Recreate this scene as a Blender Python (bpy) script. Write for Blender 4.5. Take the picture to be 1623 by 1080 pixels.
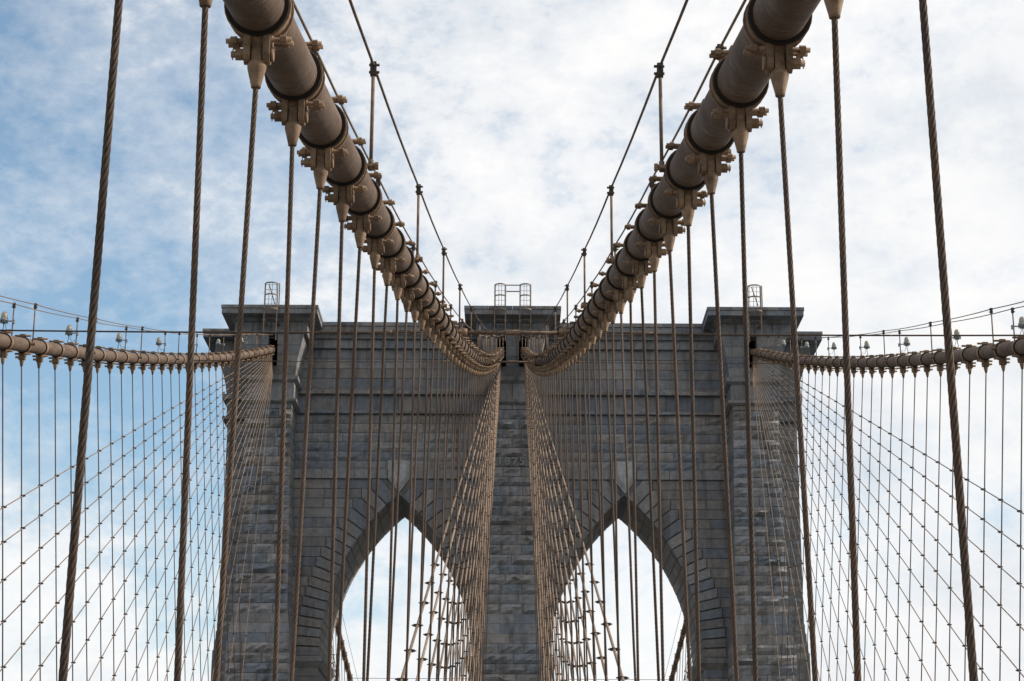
import bpy, bmesh, math, random
from mathutils import Vector, Matrix
random.seed(11)
sc = bpy.context.scene
for o in list(bpy.data.objects):
    bpy.data.objects.remove(o)
R = math.radians
COL = sc.collection

# ------------------------------------------------------------------ camera
# origin of the world = the photographer's eye on the promenade; Y runs along the bridge towards the tower
TH, ROLL = R(16.5), R(0.28)
rt, up, fw = Vector((1, 0, 0)), Vector((0, -math.sin(TH), math.cos(TH))), Vector((0, math.cos(TH), math.sin(TH)))
cr = rt * math.cos(ROLL) + up * math.sin(ROLL)
cu = -rt * math.sin(ROLL) + up * math.cos(ROLL)
cam = bpy.data.cameras.new('camera')
cam.sensor_width = 36.0
cam.lens = 70.0
cam.clip_start, cam.clip_end = 0.1, 20000
camo = bpy.data.objects.new('camera', cam)
COL.objects.link(camo)
camo.matrix_world = Matrix(((cr.x, cu.x, -fw.x, -0.035), (cr.y, cu.y, -fw.y, 0), (cr.z, cu.z, -fw.z, 0), (0, 0, 0, 1)))
sc.camera = camo

# ------------------------------------------------------------------ sky and sun
SUN_EL, SUN_AZ = R(33), R(82)              # azimuth clockwise from +Y: the sun stands to the right
w = bpy.data.worlds.new('World')
sc.world = w
w.use_nodes = True
nt = w.node_tree
nt.nodes.clear()


def nd(tree, kind, **kw):
    n = tree.nodes.new(kind)
    for k, v in kw.items():
        if hasattr(n, k):
            setattr(n, k, v)
        else:
            n.inputs[k].default_value = v
    return n


def mth(tree, op, a, b=None, c=None, clamp=False):
    n = tree.nodes.new('ShaderNodeMath')
    n.operation = op
    n.use_clamp = clamp
    for i, x in enumerate((a, b, c)):
        if x is None:
            continue
        if isinstance(x, (int, float)):
            n.inputs[i].default_value = x
        else:
            tree.links.new(x, n.inputs[i])
    return n.outputs[0]


def noise(tree, vec, scale, detail=4, rough=0.55, dist=0.0):
    n = tree.nodes.new('ShaderNodeTexNoise')
    n.inputs['Scale'].default_value = scale
    n.inputs['Detail'].default_value = detail
    n.inputs['Roughness'].default_value = rough
    n.inputs['Distortion'].default_value = dist
    if vec is not None:
        tree.links.new(vec, n.inputs['Vector'])
    return n.outputs['Fac']


def ramp(tree, fac, stops):
    n = tree.nodes.new('ShaderNodeValToRGB')
    el = n.color_ramp.elements
    while len(el) < len(stops):
        el.new(0.5)
    for e, (p, c) in zip(el, stops):
        e.position = p
        e.color = (c[0], c[1], c[2], 1) if not isinstance(c, (int, float)) else (c, c, c, 1)
    tree.links.new(fac, n.inputs['Fac'])
    return n.outputs['Color']


def mixc(tree, fac, a, b, mode='MIX'):
    n = tree.nodes.new('ShaderNodeMix')
    n.data_type = 'RGBA'
    n.blend_type = mode
    for i, x in ((0, fac), (6, a), (7, b)):
        if isinstance(x, (int, float)):
            n.inputs[i].default_value = x
        elif isinstance(x, tuple):
            n.inputs[i].default_value = (x[0], x[1], x[2], 1)
        else:
            tree.links.new(x, n.inputs[i])
    return n.outputs[2]


SKY_STRENGTH = 0.10
CLOUD_OFF = (-1.982, -3.787, 7.0255)
sky = nd(nt, 'ShaderNodeTexSky', sky_type='NISHITA', sun_disc=False, sun_elevation=SUN_EL, sun_rotation=SUN_AZ,
         air_density=1.0, dust_density=0.4, ozone_density=0.8)
tc = nt.nodes.new('ShaderNodeTexCoord')
mp = nt.nodes.new('ShaderNodeMapping')
mp.inputs['Location'].default_value = CLOUD_OFF
mp.inputs['Scale'].default_value = (1.0, 1.0, 1.6)
nt.links.new(tc.outputs['Generated'], mp.inputs['Vector'])
v = mp.outputs['Vector']
n1 = noise(nt, v, 1.9, 2, 0.45, 0.2)
n2 = noise(nt, v, 7.0, 8, 0.66, 0.15)
n3 = noise(nt, v, 52.0, 5, 0.62, 0.0)
dn = mth(nt, 'ADD', mth(nt, 'MULTIPLY', n1, 0.58), mth(nt, 'ADD', mth(nt, 'MULTIPLY', n2, 0.27), mth(nt, 'MULTIPLY', n3, 0.15)))
dens = ramp(nt, dn, [(0.355, 0.12), (0.425, 0.48), (0.468, 0.85), (0.518, 1.0)])
n4 = noise(nt, v, 6.0, 5, 0.6)
ctone = ramp(nt, mth(nt, 'ADD', mth(nt, 'MULTIPLY', n4, 0.6), mth(nt, 'MULTIPLY', n2, 0.4)),
             [(0.36, (7.2, 7.6, 8.2)), (0.47, (9.0, 9.15, 9.35)), (0.57, (10.1, 10.0, 9.95))])
blue = mixc(nt, 1.0, sky.outputs['Color'], (1.18, 1.52, 1.56), 'MULTIPLY')
skyc = mixc(nt, dens, blue, ctone)
bg = nt.nodes.new('ShaderNodeBackground')
bg.inputs['Strength'].default_value = SKY_STRENGTH
nt.links.new(skyc, bg.inputs['Color'])
wo = nt.nodes.new('ShaderNodeOutputWorld')
nt.links.new(bg.outputs[0], wo.inputs[0])

S = Vector((math.cos(SUN_EL) * math.sin(SUN_AZ), math.cos(SUN_EL) * math.cos(SUN_AZ), math.sin(SUN_EL)))
sl = bpy.data.lights.new('sun', 'SUN')
sl.energy = 4.8
sl.angle = R(6.0)
sl.color = (1.0, 0.93, 0.82)
so = bpy.data.objects.new('sun', sl)
COL.objects.link(so)
so.rotation_euler = S.to_track_quat('Z', 'Y').to_euler()
so.location = (60, 40, 90)

sc.view_settings.view_transform = 'Standard'
sc.view_settings.look = 'None'
sc.view_settings.exposure = 0.0
sc.view_settings.gamma = 1.0
sc.view_settings.use_curve_mapping = False

# ------------------------------------------------------------------ materials


def new_mat(name):
    m = bpy.data.materials.new(name)
    m.use_nodes = True
    t = m.node_tree
    b = t.nodes['Principled BSDF']
    b.inputs['Specular IOR Level'].default_value = 0.22      # weathered, chalky surfaces
    return m, t, b


def bump(t, b, h, dist, strength=1.0, prev=None):
    n = t.nodes.new('ShaderNodeBump')
    n.inputs['Distance'].default_value = dist
    n.inputs['Strength'].default_value = strength
    t.links.new(h, n.inputs['Height'])
    if prev is not None:
        t.links.new(prev, n.inputs['Normal'])
    t.links.new(n.outputs[0], b.inputs['Normal'])
    return n.outputs[0]


def pos(t):
    return t.nodes.new('ShaderNodeNewGeometry').outputs['Position']


def granite_mat(name, base=1.0, rough_bump=0.03):
    m, t, b = new_mat(name)
    p = pos(t)
    oi = t.nodes.new('ShaderNodeObjectInfo')
    at = t.nodes.new('ShaderNodeAttribute')
    at.attribute_name = 'tint'
    tint = mixc(t, 1.0, oi.outputs['Color'], at.outputs['Color'], 'ADD')
    big = noise(t, p, 0.55, 5, 0.6)
    mid = noise(t, p, 3.5, 6, 0.7)
    fine = noise(t, p, 38, 3, 0.7)
    c = ramp(t, mid, [(0.25, (0.155, 0.155, 0.163)), (0.5, (0.235, 0.232, 0.235)), (0.75, (0.31, 0.30, 0.292))])
    c = mixc(t, 1.0, c, tint, 'MULTIPLY')
    c = mixc(t, 0.75, c, ramp(t, fine, [(0.3, 0.72), (0.5, 1.0), (0.7, 1.22)]), 'MULTIPLY')
    # rain streaks and soot: vertical stains with a shape of their own
    mpn = t.nodes.new('ShaderNodeMapping')
    mpn.inputs['Scale'].default_value = (1.0, 1.0, 0.11)
    t.links.new(p, mpn.inputs['Vector'])
    st = noise(t, mpn.outputs[0], 1.6, 6, 0.65)
    c = mixc(t, ramp(t, st, [(0.48, 0.0), (0.68, 0.85)]), c, mixc(t, 1.0, c, (0.50, 0.46, 0.42), 'MULTIPLY'))
    c = mixc(t, ramp(t, big, [(0.55, 0.0), (0.75, 0.45)]), c, mixc(t, 1.0, c, (0.72, 0.66, 0.58), 'MULTIPLY'))
    c = mixc(t, 1.0, c, (base, base, base), 'MULTIPLY')
    t.links.new(c, b.inputs['Base Color'])
    b.inputs['Roughness'].default_value = 0.9
    b.inputs['Specular IOR Level'].default_value = 0.25
    h = mth(t, 'ADD', mth(t, 'MULTIPLY', mid, 1.0), mth(t, 'MULTIPLY', fine, 0.25))
    bump(t, b, h, rough_bump)
    return m


def paint_mat(name, col, dirt=(0.10, 0.072, 0.05), rough=0.68, amount=0.6, scale=7.0):
    m, t, b = new_mat(name)
    p = pos(t)
    a = noise(t, p, scale, 6, 0.65)
    g = noise(t, p, scale * 9, 3, 0.6)
    c = mixc(t, ramp(t, a, [(0.42, 0.0), (0.68, amount)]), col, dirt)
    c = mixc(t, 0.5, c, ramp(t, g, [(0.3, 0.75), (0.6, 1.08)]), 'MULTIPLY')
    rnd = t.nodes.new('ShaderNodeObjectInfo').outputs['Random']
    c = mixc(t, 1.0, c, ramp(t, rnd, [(0.0, (0.68, 0.66, 0.65)), (0.5, (0.95, 0.93, 0.92)), (1.0, (1.12, 1.10, 1.06))]), 'MULTIPLY')
    rust = noise(t, p, 19.0, 5, 0.7)
    c = mixc(t, ramp(t, rust, [(0.58, 0.0), (0.72, 0.75)]), c, (0.11, 0.05, 0.024))
    t.links.new(c, b.inputs['Base Color'])
    t.links.new(ramp(t, a, [(0.3, rough - 0.1), (0.7, rough + 0.2)]), b.inputs['Roughness'])
    bump(t, b, g, 0.003)
    return m


def wrap_mat():
    m, t, b = new_mat('wrapped_cable_paint')
    uv = t.nodes.new('ShaderNodeTexCoord').outputs['UV']
    p = pos(t)

    def stretched(sx, sy, rot=0.0):
        q = t.nodes.new('ShaderNodeMapping')
        q.inputs['Scale'].default_value = (sx, sy, 1.0)
        q.inputs['Rotation'].default_value = (0, 0, rot)
        t.links.new(uv, q.inputs['Vector'])
        return q.outputs[0]
    ring = noise(t, stretched(34.0, 1.3, 0.02), 1.0, 6, 0.72, 0.5)
    scuff = noise(t, stretched(26.0, 9.0, 0.9), 1.0, 5, 0.75, 0.8)
    patch = noise(t, stretched(0.9, 2.2), 1.0, 5, 0.6, 0.6)
    drip = noise(t, stretched(16.0, 1.1), 1.0, 4, 0.7)
    a = noise(t, p, 3.2, 6, 0.6)
    c = ramp(t, ring, [(0.25, (0.036, 0.024, 0.017)), (0.48, (0.094, 0.060, 0.042)), (0.75, (0.215, 0.15, 0.11))])
    c = mixc(t, ramp(t, scuff, [(0.50, 0.0), (0.68, 0.65)]), c, (0.30, 0.235, 0.185))
    c = mixc(t, ramp(t, patch, [(0.40, 0.0), (0.62, 0.8)]), c, (0.080, 0.050, 0.034))
    c = mixc(t, ramp(t, drip, [(0.60, 0.0), (0.74, 0.7)]), c, (0.055, 0.034, 0.022))
    c = mixc(t, ramp(t, a, [(0.50, 0.0), (0.74, 0.5)]), c, (0.15, 0.082, 0.046))
    sp = noise(t, p, 26, 3, 0.7)
    c = mixc(t, ramp(t, sp, [(0.68, 0.0), (0.76, 0.8)]), c, (0.06, 0.03, 0.016))
    t.links.new(c, b.inputs['Base Color'])
    t.links.new(ramp(t, patch, [(0.3, 0.62), (0.7, 0.85)]), b.inputs['Roughness'])
    bump(t, b, mth(t, 'ADD', ring, mth(t, 'MULTIPLY', scuff, 0.3)), 0.009)
    return m


def rope_mat(name, c0, c1, pitch, strands=6, lay=1.0, phase=0.0, groove=0.55, height=0.012):
    m, t, b = new_mat(name)
    uv = t.nodes.new('ShaderNodeTexCoord').outputs['UV']
    sp = t.nodes.new('ShaderNodeSeparateXYZ')
    t.links.new(uv, sp.inputs[0])
    ph = mth(t, 'ADD', mth(t, 'MULTIPLY', sp.outputs[0], lay * 2 * math.pi * strands / pitch),
             mth(t, 'MULTIPLY', sp.outputs[1], 2 * math.pi * strands))
    s = mth(t, 'ABSOLUTE', mth(t, 'SINE', mth(t, 'ADD', mth(t, 'MULTIPLY', ph, 0.5), phase)))
    p = pos(t)
    a = noise(t, p, 5.0, 5, 0.6)
    g = noise(t, p, 60.0, 3, 0.6)
    c = mixc(t, ramp(t, a, [(0.3, 0.0), (0.7, 1.0)]), c0, c1)
    c = mixc(t, 0.6, c, ramp(t, g, [(0.3, 0.7), (0.7, 1.15)]), 'MULTIPLY')
    c = mixc(t, 1.0, c, ramp(t, t.nodes.new('ShaderNodeObjectInfo').outputs['Random'], [(0.0, 0.72), (1.0, 1.22)]), 'MULTIPLY')
    wear = noise(t, p, 1.7, 4, 0.6)
    c = mixc(t, ramp(t, wear, [(0.52, 0.0), (0.70, 0.55)]), c, (0.13, 0.065, 0.035))
    t.links.new(c, b.inputs['Base Color'])
    c = mixc(t, ramp(t, s, [(0.15, groove), (0.55, 0.0)]), c, (0.03, 0.021, 0.015))      # crevice shade between the strands painted in, along with grease and dirt
    t.links.new(c, b.inputs['Base Color'])
    b.inputs['Roughness'].default_value = 0.62
    bump(t, b, s, height)
    return m


def plain_mat(name, col, rough=0.6, metal=0.0, var=0.25, scale=8):
    m, t, b = new_mat(name)
    p = pos(t)
    a = noise(t, p, scale, 5, 0.6)
    lo = tuple(x * (1 - var) for x in col)
    hi = tuple(min(1, x * (1 + var)) for x in col)
    t.links.new(ramp(t, a, [(0.3, lo), (0.7, hi)]), b.inputs['Base Color'])
    b.inputs['Roughness'].default_value = rough
    b.inputs['Metallic'].default_value = metal
    return m


M = {}
M['granite'] = granite_mat('granite', 0.82, 0.03)
M['rock'] = granite_mat('rock_faced_granite', 0.92, 0.07)
M['joint'] = plain_mat('mortar', (0.15, 0.145, 0.14), 0.95)
M['paint'] = paint_mat('tan_paint', (0.275, 0.183, 0.118), (0.085, 0.055, 0.036), amount=0.75)
M['paintd'] = paint_mat('weathered_tan_paint', (0.20, 0.138, 0.098), (0.07, 0.047, 0.034), amount=0.8)
M['caulk'] = plain_mat('black_sealant', (0.018, 0.013, 0.010), 0.7)
M['wrap'] = wrap_mat()
M['rope'] = rope_mat('suspender_rope', (0.115, 0.076, 0.054), (0.075, 0.05, 0.036), 0.36, 6, -1.0)
M['strand'] = rope_mat('stranded_rope', (0.125, 0.082, 0.057), (0.07, 0.046, 0.033), 0.36, 6, -1.0, math.pi / 2, 0.75, 0.006)
M['stay'] = rope_mat('stay_rope', (0.36, 0.25, 0.172), (0.24, 0.165, 0.115), 0.36, 6, -1.0, 0.0, 0.3)
M['dark'] = plain_mat('dark_iron', (0.05, 0.038, 0.03), 0.65)
M['globe'] = plain_mat('frosted_globe', (0.36, 0.32, 0.26), 0.35, var=0.06)
M['zinc'] = plain_mat('zinc_housing', (0.24, 0.25, 0.26), 0.45, 0.3)
M['wire'] = plain_mat('black_rubber', (0.02, 0.022, 0.025), 0.5)
M['steel'] = paint_mat('ladder_steel', (0.23, 0.19, 0.155), amount=0.5)
M['deck'] = plain_mat('timber_deck', (0.105, 0.085, 0.066), 0.85, var=0.3, scale=2)
M['road'] = plain_mat('concrete_road', (0.22, 0.205, 0.18), 0.9)
M['water'] = plain_mat('river_water', (0.05, 0.07, 0.075), 0.12, var=0.15, scale=0.02)
M['water'].node_tree.nodes['Principled BSDF'].inputs['Specular IOR Level'].default_value = 0.5

# ------------------------------------------------------------------ mesh helpers
WM = {}


def reg(o, M_, parent):
    WM[o] = M_
    COL.objects.link(o)
    if parent is not None:
        o.parent = parent
        o.matrix_basis = WM[parent].inverted() @ M_
    else:
        o.matrix_basis = M_
    return o


def tag(o, label=None, cat=None, group=None, kind=None):
    if label: o['label'] = label
    if cat: o['category'] = cat
    if group: o['group'] = group
    if kind: o['kind'] = kind
    return o


def empty(name, loc, parent=None):
    o = bpy.data.objects.new(name, None)
    o.empty_display_size = 0.3
    return reg(o, Matrix.Translation(Vector(loc)), parent)


def place(name, mesh, M_=None, parent=None):
    return reg(bpy.data.objects.new(name, mesh), M_ if M_ is not None else Matrix.Identity(4), parent)


class MB:
    def __init__(s):
        s.v, s.f, s.uv, s.sm, s.tint = [], [], {}, [], []

    def face(s, idx, smooth=False, uv=None):
        if uv is not None:
            s.uv[len(s.f)] = uv
        s.f.append(tuple(idx))
        s.sm.append(smooth)

    def box(s, x0, x1, y0, y1, z0, z1):
        b = len(s.v)
        s.v += [(x0, y0, z0), (x1, y0, z0), (x1, y1, z0), (x0, y1, z0), (x0, y0, z1), (x1, y0, z1), (x1, y1, z1), (x0, y1, z1)]
        for q in ((0, 3, 2, 1), (4, 5, 6, 7), (0, 1, 5, 4), (1, 2, 6, 5), (2, 3, 7, 6), (3, 0, 4, 7)):
            s.face([b + i for i in q])
        return s

    def loft(s, rings, caps=True, smooth=False):
        """rings: equal-length lists of points, bottom to top, counter-clockwise seen from the end"""
        b = len(s.v)
        n = len(rings[0])
        for r in rings:
            s.v += [tuple(p) for p in r]
        for k in range(len(rings) - 1):
            for i in range(n):
                j = (i + 1) % n
                s.face([b + k * n + i, b + k * n + j, b + (k + 1) * n + j, b + (k + 1) * n + i], smooth)
        if caps:
            s.face([b + i for i in reversed(range(n))])
            s.face([b + (len(rings) - 1) * n + i for i in range(n)])
        return s

    def prism_y(s, poly, y0, y1):
        """poly in (x, z), extruded along y"""
        a = sum(poly[i][0] * poly[(i + 1) % len(poly)][1] - poly[(i + 1) % len(poly)][0] * poly[i][1] for i in range(len(poly)))
        if a > 0:
            poly = poly[::-1]
        return s.loft([[(p[0], y0, p[1]) for p in poly], [(p[0], y1, p[1]) for p in poly]])

    def prism_x(s, poly, x0, x1):
        a = sum(poly[i][0] * poly[(i + 1) % len(poly)][1] - poly[(i + 1) % len(poly)][0] * poly[i][1] for i in range(len(poly)))
        if a < 0:
            poly = poly[::-1]
        return s.loft([[(x0, p[0], p[1]) for p in poly], [(x1, p[0], p[1]) for p in poly]])

    def tube(s, pts, r, n=8, caps=True, smooth=True, lobes=None, pitch=0.3, uvoff=0.0):
        pts = [Vector(p) for p in pts]
        b = len(s.v)
        u = 0.0
        us = []
        ref = None
        for k, p in enumerate(pts):
            d = (pts[min(k + 1, len(pts) - 1)] - pts[max(k - 1, 0)]).normalized()
            if ref is None:
                ref = Vector((1, 0, 0)) if abs(d.x) < 0.9 else Vector((0, 0, 1))
            a = (ref - d * ref.dot(d)).normalized()
            ref = a
            c = d.cross(a)
            if k:
                u += (p - pts[k - 1]).length
            us.append(u + uvoff)
            rr = r[k] if isinstance(r, (list, tuple)) else r
            tw = 2 * math.pi * u / pitch if lobes else 0
            for i in range(n):
                an = 2 * math.pi * i / n
                q = rr * (1.0 if not lobes else lobes + (1 - lobes) * abs(math.cos(3 * (an - tw))) ** 0.6)
                s.v.append(tuple(p + a * math.cos(an) * q + c * math.sin(an) * q))
        for k in range(len(pts) - 1):
            for i in range(n):
                j = (i + 1) % n
                s.face([b + k * n + i, b + k * n + j, b + (k + 1) * n + j, b + (k + 1) * n + i], smooth,
                       [(us[k], i / n), (us[k], (i + 1) / n), (us[k + 1], (i + 1) / n), (us[k + 1], i / n)])
        if caps:
            s.face([b + i for i in reversed(range(n))])
            s.face([b + (len(pts) - 1) * n + i for i in range(n)])
        return s

    def cyl(s, p0, p1, r, n=10, smooth=True):
        return s.tube([p0, p1], r, n, True, smooth)

    def ring_y(s, r0, r1, y0, y1, n=24, a0=0.0, a1=2 * math.pi):
        """annular sleeve about the local y axis"""
        full = abs(a1 - a0 - 2 * math.pi) < 1e-6
        b = len(s.v)
        m = n if full else n + 1
        for k in range(m):
            a = a0 + (a1 - a0) * k / n
            c, d = math.cos(a), math.sin(a)
            s.v += [(r0 * c, y0, r0 * d), (r1 * c, y0, r1 * d), (r1 * c, y1, r1 * d), (r0 * c, y1, r0 * d)]
        for k in range(n):
            i, j = b + 4 * k, b + 4 * ((k + 1) % m)
            s.face([i, i + 1, j + 1, j])
            s.face([i + 1, i + 2, j + 2, j + 1], True)
            s.face([i + 2, i + 3, j + 3, j + 2])
            s.face([i + 3, i, j, j + 3], True)
        return s

    def lathe(s, prof, n=12, origin=(0, 0, 0)):
        """prof: (r, z) bottom to top about the z axis"""
        ox, oy, oz = origin
        rings = [[(ox + r * math.cos(2 * math.pi * i / n), oy + r * math.sin(2 * math.pi * i / n), oz + z) for i in range(n)] for r, z in prof]
        return s.loft(rings, True, True)

    def mesh(s, name, mat):
        me = bpy.data.meshes.new(name)
        me.from_pydata(s.v, [], s.f)
        if s.uv:
            ul = me.uv_layers.new(name='UVMap')
            for fi, p in enumerate(me.polygons):
                if fi in s.uv:
                    for li, q in zip(p.loop_indices, s.uv[fi]):
                        ul.data[li].uv = q
        me.polygons.foreach_set('use_smooth', s.sm)
        if s.tint:
            at = me.attributes.new('tint', 'FLOAT_COLOR', 'FACE')
            for i, c in enumerate(s.tint):
                at.data[i].color = (c[0], c[1], c[2], 1)
        me.materials.append(mat)
        me.update()
        return me

    def build(s, name, mat, parent=None, M_=None):
        return place(name, s.mesh(name, mat), M_, parent)

    def build_world(s, name, mat, parent=None):
        """vertices are world coordinates; the object sits at its parent's origin"""
        if parent is None:
            return place(name, s.mesh(name, mat))
        o = WM[parent].translation.copy()
        s.v = [(p[0] - o.x, p[1] - o.y, p[2] - o.z) for p in s.v]
        return place(name, s.mesh(name, mat), Matrix.Translation(o), parent)


ONES = ['', 'first', 'second', 'third', 'fourth', 'fifth', 'sixth', 'seventh', 'eighth', 'ninth', 'tenth', 'eleventh', 'twelfth',
        'thirteenth', 'fourteenth', 'fifteenth', 'sixteenth', 'seventeenth', 'eighteenth', 'nineteenth']


def ordinal(n):
    if n < 20:
        return ONES[n]
    tens = ['', '', 'twent', 'thirt', 'fort', 'fift', 'sixt'][n // 10]
    return tens + 'ieth' if n % 10 == 0 else tens + 'y-' + ONES[n % 10]


# ------------------------------------------------------------------ the setting below the frame
def slab(name, x0, x1, y0, y1, z0, z1, mat):
    o = MB().box(x0, x1, y0, y1, z0, z1).build(name, mat)
    o['kind'] = 'structure'
    return o


slab('river', -4000, 4000, -4000, 4000, -44, -43, M['water'])
slab('roadway', -13.6, 13.6, -90, 260, -6.6, -6.0, M['road'])
slab('promenade', -1.75, 1.75, -90, 120.5, -1.95, -1.65, M['deck'])

# ------------------------------------------------------------------ the tower
YT = 125.0
YB = 132.6
AX, AA, ZS, ZAP = 7.22, 4.81, 16.39, 26.75          # arch centre, half width, springing, apex
AH = ZAP - ZS
AR = (AA * AA + AH * AH) / (2 * AA)
VW = 1.45
RO = AR + VW
NC = 18
CH = (27.7 - ZS) / NC

tower = empty('bridge_tower', (0, 128.8, -43))
tag(tower, 'grey granite bridge tower with two tall pointed arches and three flat caps', 'bridge tower')

TINTS = [(1.04, 1.02, 1.02), (0.98, 1.0, 1.05), (0.80, 0.90, 1.02), (1.22, 1.17, 1.12), (0.90, 0.90, 0.93), (1.06, 0.99, 0.92),
         (0.75, 0.84, 0.95), (1.12, 1.12, 1.14), (0.90, 0.87, 0.84)]


def tint():
    c = random.choice(TINTS)
    k = random.uniform(0.90, 1.09)
    q = 0.9                              # quarry-to-quarry spread
    return ((0.95 + (c[0] - 0.95) * q) * k, (0.97 + (c[1] - 0.97) * q) * k, (1.0 + (c[2] - 1.0) * q) * k, 1.0)


def arch_x(z, grow=0.0):
    """half opening of an arch at height z (about its centre line), radius grown by grow"""
    r = AR + grow
    if z <= ZS:
        return AA + grow
    d = z - ZS
    return max(0.0, math.sqrt(max(0.0, r * r - d * d)) - (AR - AA))


def core():
    mb = MB()
    y0, y1 = YT + 0.06, YB
    g = 0.03
    ztop = 37.3
    zb = -43
    zapg = ZS + math.sqrt((AR + g) ** 2 - (AR - AA) ** 2)
    # piers
    for x0, x1 in ((-17.3, -AX - AA - g), (-AX + AA + g, AX - AA - g), (AX + AA + g, 17.3)):
        mb.box(x0, x1, y0, y1, zb, ZS)
    # spandrels as vertical strips above the arch line
    xs = [-17.3]
    for sx in (-1, 1):
        zz = [ZS + (zapg - ZS) * (1 - (1 - k / 20) ** 1.6) for k in range(21)]
        hw = [arch_x(z, g) for z in zz]
        hw[-1] = 0.0
        left = [(sx * AX - h, z) for h, z in zip(hw, zz)]
        right = [(sx * AX + h, z) for h, z in zip(hw, zz)][::-1][1:]
        line = left + right
        for (xa, za), (xb, zb_) in zip(line[:-1], line[1:]):
            b = len(mb.v)
            mb.v += [(xa, y0, za), (xb, y0, zb_), (xb, y0, ztop), (xa, y0, ztop), (xa, y1, za), (xb, y1, zb_), (xb, y1, ztop), (xa, y1, ztop)]
            for q in ((0, 1, 2, 3), (5, 4, 7, 6), (4, 5, 1, 0), (3, 2, 6, 7)):
                mb.face([b + i for i in q])
    for x0, x1 in ((-17.3, -AX - AA - g), (-AX + AA + g, AX - AA - g), (AX + AA + g, 17.3)):
        mb.box(x0, x1, y0, y1, ZS, ztop)
    return mb


wall = core().build_world('wall', M['joint'], tower)

REST = MB()


def flat_stone(x0, x1, z0, z1, yf, depth, name, parent, proud=0.0, mat='granite', g=0.013, bev=0.02):
    """dressed stone with a narrow bevel round its front face"""
    mb = MB()
    x0 += g; x1 -= g; z0 += g; z1 -= g
    y = yf - proud
    b = bev
    mb.v = [(x0, y + depth, z0), (x1, y + depth, z0), (x1, y + depth, z1), (x0, y + depth, z1),
            (x0, y + b, z0), (x1, y + b, z0), (x1, y + b, z1), (x0, y + b, z1),
            (x0 + b, y, z0 + b), (x1 - b, y + random.uniform(0, .012), z0 + b), (x1 - b, y + random.uniform(0, .012), z1 - b), (x0 + b, y, z1 - b)]
    for i in range(4):
        j = (i + 1) % 4
        mb.face([i, j, 4 + j, 4 + i])
        mb.face([4 + i, 4 + j, 8 + j, 8 + i])
    mb.face([8, 9, 10, 11])
    o = mb.build_world(name, M[mat], parent)
    o.color = tint()
    return o


def rock_stone(x0, x1, z0, z1, yf, depth, name, parent, amp=0.09, side=(0, 0), g=0.018):
    """quarry-faced stone: an uneven bulging front; side = how far its left and right flanks bulge"""
    x0 += g; x1 -= g; z0 += g; z1 -= g
    nx = max(3, min(7, int((x1 - x0) / 0.3)))
    nz, ny = 3, 3
    idx = {}
    mb = MB()
    tilt = random.uniform(-0.5, 0.9)
    ch = random.random()

    def vert(i, j, k):
        if (i, j, k) in idx:
            return idx[(i, j, k)]
        x = x0 + (x1 - x0) * i / nx
        z = z0 + (z1 - z0) * k / nz
        y = yf + depth * j / ny
        fx = min(i, nx - i) / nx * 2
        fz = min(k, nz - k) / nz * 2
        if j == 0:
            e = min(1.0, 2.2 * min(fx, fz))
            if e > 0:
                y -= amp * e * (0.1 + 1.25 * random.random()) * (1 + tilt * (0.5 - k / nz))
            else:
                y += random.uniform(0, 0.012)
            if k in (0, nz) and 0 < i < nx:
                z += random.uniform(-0.012, 0.012)
        for sd, ii in ((0, 0), (1, nx)):
            if i == ii and side[sd] and 0 < j < ny:
                e = 1.0 if 0 < k < nz else 0.15
                x += (-1 if sd == 0 else 1) * side[sd] * e * random.uniform(0.2, 1.2)
        idx[(i, j, k)] = len(mb.v)
        mb.v.append((x, y, z))
        return idx[(i, j, k)]
    for i in range(nx):
        for k in range(nz):
            mb.face([vert(i, 0, k), vert(i + 1, 0, k), vert(i + 1, 0, k + 1), vert(i, 0, k + 1)])
    for j in range(ny):
        for k in range(nz):
            mb.face([vert(0, j + 1, k), vert(0, j, k), vert(0, j, k + 1), vert(0, j + 1, k + 1)])
            mb.face([vert(nx, j, k), vert(nx, j + 1, k), vert(nx, j + 1, k + 1), vert(nx, j, k + 1)])
    for i in range(nx):
        for j in range(ny):
            mb.face([vert(i, j + 1, 0), vert(i + 1, j + 1, 0), vert(i + 1, j, 0), vert(i, j, 0)])
            mb.face([vert(i, j, nz), vert(i + 1, j, nz), vert(i + 1, j + 1, nz), vert(i, j + 1, nz)])
    o = mb.build_world(name, M['rock'], parent)
    o.color = tint()
    return o


def split_row(x0, x1, lo, hi, off=None):
    xs = [x0]
    x = x0 + (random.uniform(0.5, 1.0) * lo if off is None else off)
    while x < x1 - 0.45 * lo:
        xs.append(x)
        x += random.uniform(lo, hi)
    xs.append(x1)
    return list(zip(xs[:-1], xs[1:]))


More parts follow.
